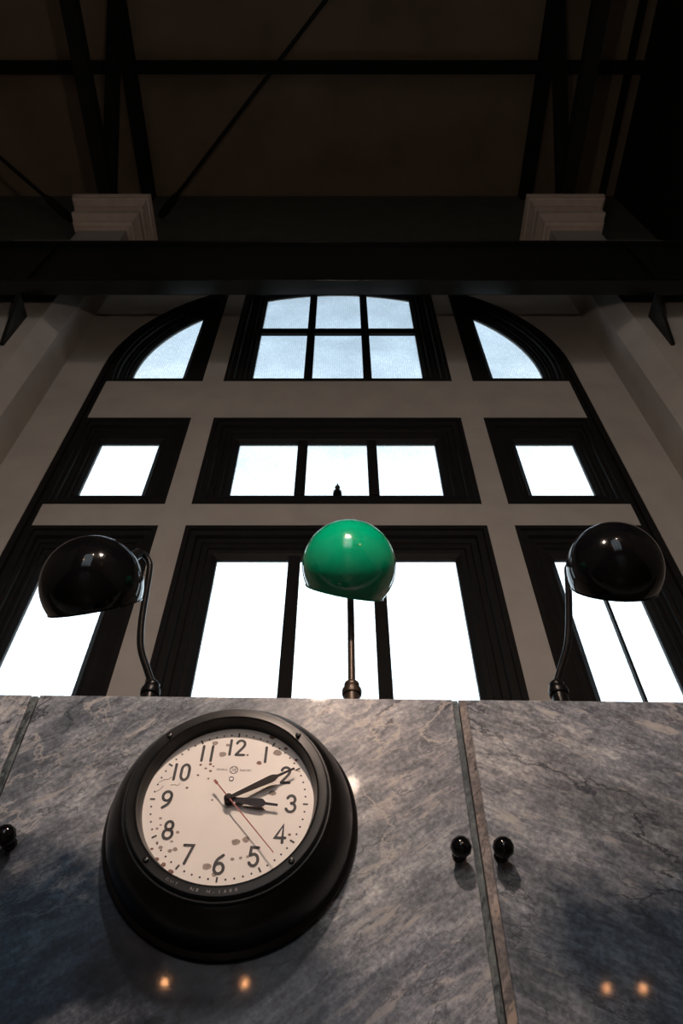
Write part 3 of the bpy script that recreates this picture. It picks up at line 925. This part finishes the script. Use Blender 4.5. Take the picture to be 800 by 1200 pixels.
def desk_lamp(base, arm, centre, R, normal, cut, mat_shade, mat_arm, mat_base, label, socket_dir):
    """base: stem foot; arm: points relative to base; shade: globe cut by a plane with outward `normal` at distance cut*R"""
    t = thing('desk_lamp', label, 'lamp', base, 0, 'desk lamps along the counter top')
    c = Vector(centre) - Vector(base)
    MB().lathe([(0.034, 0.0), (0.034, 0.006), (0.022, 0.011), (0.019, 0.03), (0.019, 0.05), (0.023, 0.053), (0.0245, 0.062), (0.023, 0.069), (0.017, 0.073), (0.0185, 0.077), (0.0185, 0.085), (0.014, 0.091), (0.010, 0.093)], 28, 'z').build('foot', mat_base, t)
    MB().tube(smooth_path(arm), 0.0092, 14).build('arm', mat_arm, t)
    # shade: spherical shell opened along `normal`
    nrm = Vector(normal).normalized()
    rot = Vector((0, 0, -1)).rotation_difference(nrm).to_matrix()
    th1 = math.acos(-cut)
    outer, inner = [], []
    K = 30
    for i in range(K + 1):
        a = th1 * i / K
        outer.append((R * math.sin(a), R * math.cos(a)))
    ri = R - 0.004
    th2 = math.acos(max(-1, -cut * R / ri))
    for i in range(K + 1):
        a = th2 * (1 - i / K)
        inner.append((ri * math.sin(a), ri * math.cos(a)))
    def place(mb):
        mb.v = [tuple(rot @ Vector(p) + c) for p in mb.v]
        return mb
    sh = place(MB().lathe([(max(r, 1e-7), h) for r, h in outer], 64, 'z'))
    # drop the lathe's closing cap on the open side: the mouth stays open
    sh.f.pop(); sh.sm.pop()
    rim = [(outer[-1][0], outer[-1][1]), (outer[-1][0] + 0.0015, outer[-1][1] - 0.0008), (outer[-1][0] + 0.001, outer[-1][1] - 0.0035), (inner[0][0] - 0.0005, outer[-1][1] - 0.003), (inner[0][0], inner[0][1])]
    sho = sh.build('shade', mat_shade, t)
    place(MB().lathe(rim, 64, 'z', close=False)).build  # profile kept for the rim below
    rm = MB().lathe(rim, 64, 'z')
    rm.f = rm.f[:-2]; rm.sm = rm.sm[:-2]
    place(rm).build('rim', mat_shade, sho)
    inn = MB().lathe([(max(r, 1e-7), h) for r, h in inner], 64, 'z')
    inn.f = inn.f[1:]; inn.sm = inn.sm[1:]
    tag(place(inn).build('lining', M['white_enamel'], sho), 'white lining')
    # pivot collar between arm and globe
    tip = Vector(arm[-1])
    d = (c - tip).normalized()
    root = c - d * (R - 0.003)
    MB().tube([root, root - d * 0.012, root - d * 0.012, tip - d * 0.001], [0.030, 0.027, 0.019, 0.015], 24).build('collar', mat_arm, t)
    # bulb holder hanging inside the globe
    s_ = Vector(socket_dir).normalized()
    a0 = c - d * (R - 0.005)
    MB().tube([a0, c - d * 0.055], [0.020, 0.017], 16).build('bulb_holder', M['bronze'], t)
    b0 = c - d * 0.052
    MB().tube([b0 + d * v for v in (0, 0.012, 0.03, 0.05, 0.064, 0.07)], [0.012, 0.014, 0.026, 0.030, 0.022, 0.006], 16).build('bulb', M['white_enamel'], t)
    return t

TOPZ = CZ + 0.0005
# green lamp in the middle
desk_lamp((0.025, 1.44, TOPZ), [(0, 0, 0.085), (0, 0, 0.20), (0, 0, 0.33), (-0.001, 0.012, 0.42), (-0.002, 0.03, 0.475), (-0.004, 0.028, 0.515), (-0.005, 0.005, 0.525)],
          (0.0205, 1.355, 1.446), 0.128, (-0.182, 0.776, -0.604), 0.54, M['green'], M['bronze'], M['bronze'],
          'green globe-shaded desk lamp on a bronze stem, middle of the three', (0, 0, -1))
desk_lamp((-0.462, 1.44, TOPZ), [(0, 0, 0.085), (-0.022, 0, 0.13), (-0.053, 0, 0.20), (-0.070, 0, 0.285), (-0.080, 0, 0.385), (-0.087, 0, 0.46), (-0.093, -0.006, 0.510), (-0.110, -0.02, 0.532), (-0.124, -0.03, 0.530)],
          (-0.637, 1.31, 1.327), 0.128, (0.148, 0.786, -0.601), 0.43, M['black_gloss'], M['arm_black'], M['arm_black'],
          'glossy black globe lamp with its curved arm on the right, left end of the counter', (0, 0, -1))
desk_lamp((0.525, 1.44, TOPZ), [(0, 0, 0.085), (0.020, 0, 0.13), (0.055, 0, 0.205), (0.079, 0, 0.285), (0.102, 0, 0.38), (0.118, 0, 0.455), (0.124, -0.006, 0.49), (0.132, -0.018, 0.500)],
          (0.728, 1.33, 1.412), 0.124, (0.016, 0.877, -0.48), 0.45, M['black_gloss'], M['arm_black'], M['arm_black'],
          'glossy black globe lamp with its arm on the left, right end of the counter', (0, 0, -1))

# ------------------------------------------------------------------ pendant lamps of the hall, behind the viewer (they light the scene)
for i, (x, y, z, w) in enumerate(BULBS):
    R = 0.16 if i < 2 else 0.09
    t = thing('pendant_lamp', ['bare warm bulb on a long rod nearest the counter, behind the viewer', 'large opal globe lamp hanging high at the far end of the hall', 'small warm hanging lamp, far left of the hall', 'small warm hanging lamp, second from the left of the hall',
              'small warm hanging lamp, second from the right of the hall', 'small warm hanging lamp, far right of the hall'][i], 'lamp', (x, y, z), group='warm hanging lamps in the hall')
    MB().tube([(0, 0, (0.12 if i == 0 else 0.31 if i == 1 else R + 0.02)), (0, 0, H1 - z)], 0.012, 8).build('rod', M['dark_steel'], t)
    if i == 0:
        MB().lathe([(0.02, 0.16), (0.05, 0.13), (0.05, 0.07), (0.02, 0.06)], 20, 'z').build('cap', M['bronze'], t)
    elif i == 1:
        MB().lathe([(0.03, 0.36), (0.10, 0.30), (0.12, 0.22), (0.10, 0.19)], 24, 'z').build('cap', M['bronze'], t)
    else:
      MB().lathe([(0.03, R + 0.05), (0.04, R + 0.02), (R * 1.35, 0.02), (R * 1.4, -0.01), (R * 1.33, 0.005), (0.03, R + 0.0)], 24, 'z').build('shade', M['black_gloss'], t)
    q = (0.055, 0.15, 0.023)[min(i, 2)]
    MB().lathe([(0.0, 1.1 * q), (0.5 * q, 0.95 * q), (0.9 * q, 0.4 * q), (q, -0.1 * q), (0.75 * q, -0.75 * q), (0.0, -1.05 * q)], 20, 'z').build('bulb', bulb_material(w, q, i > 1), t)

# ------------------------------------------------------------------ raise everything so that the floor lies at z = 0
for o in list(SC.objects):
    if o.parent is None:
        o.location.z += LIFT
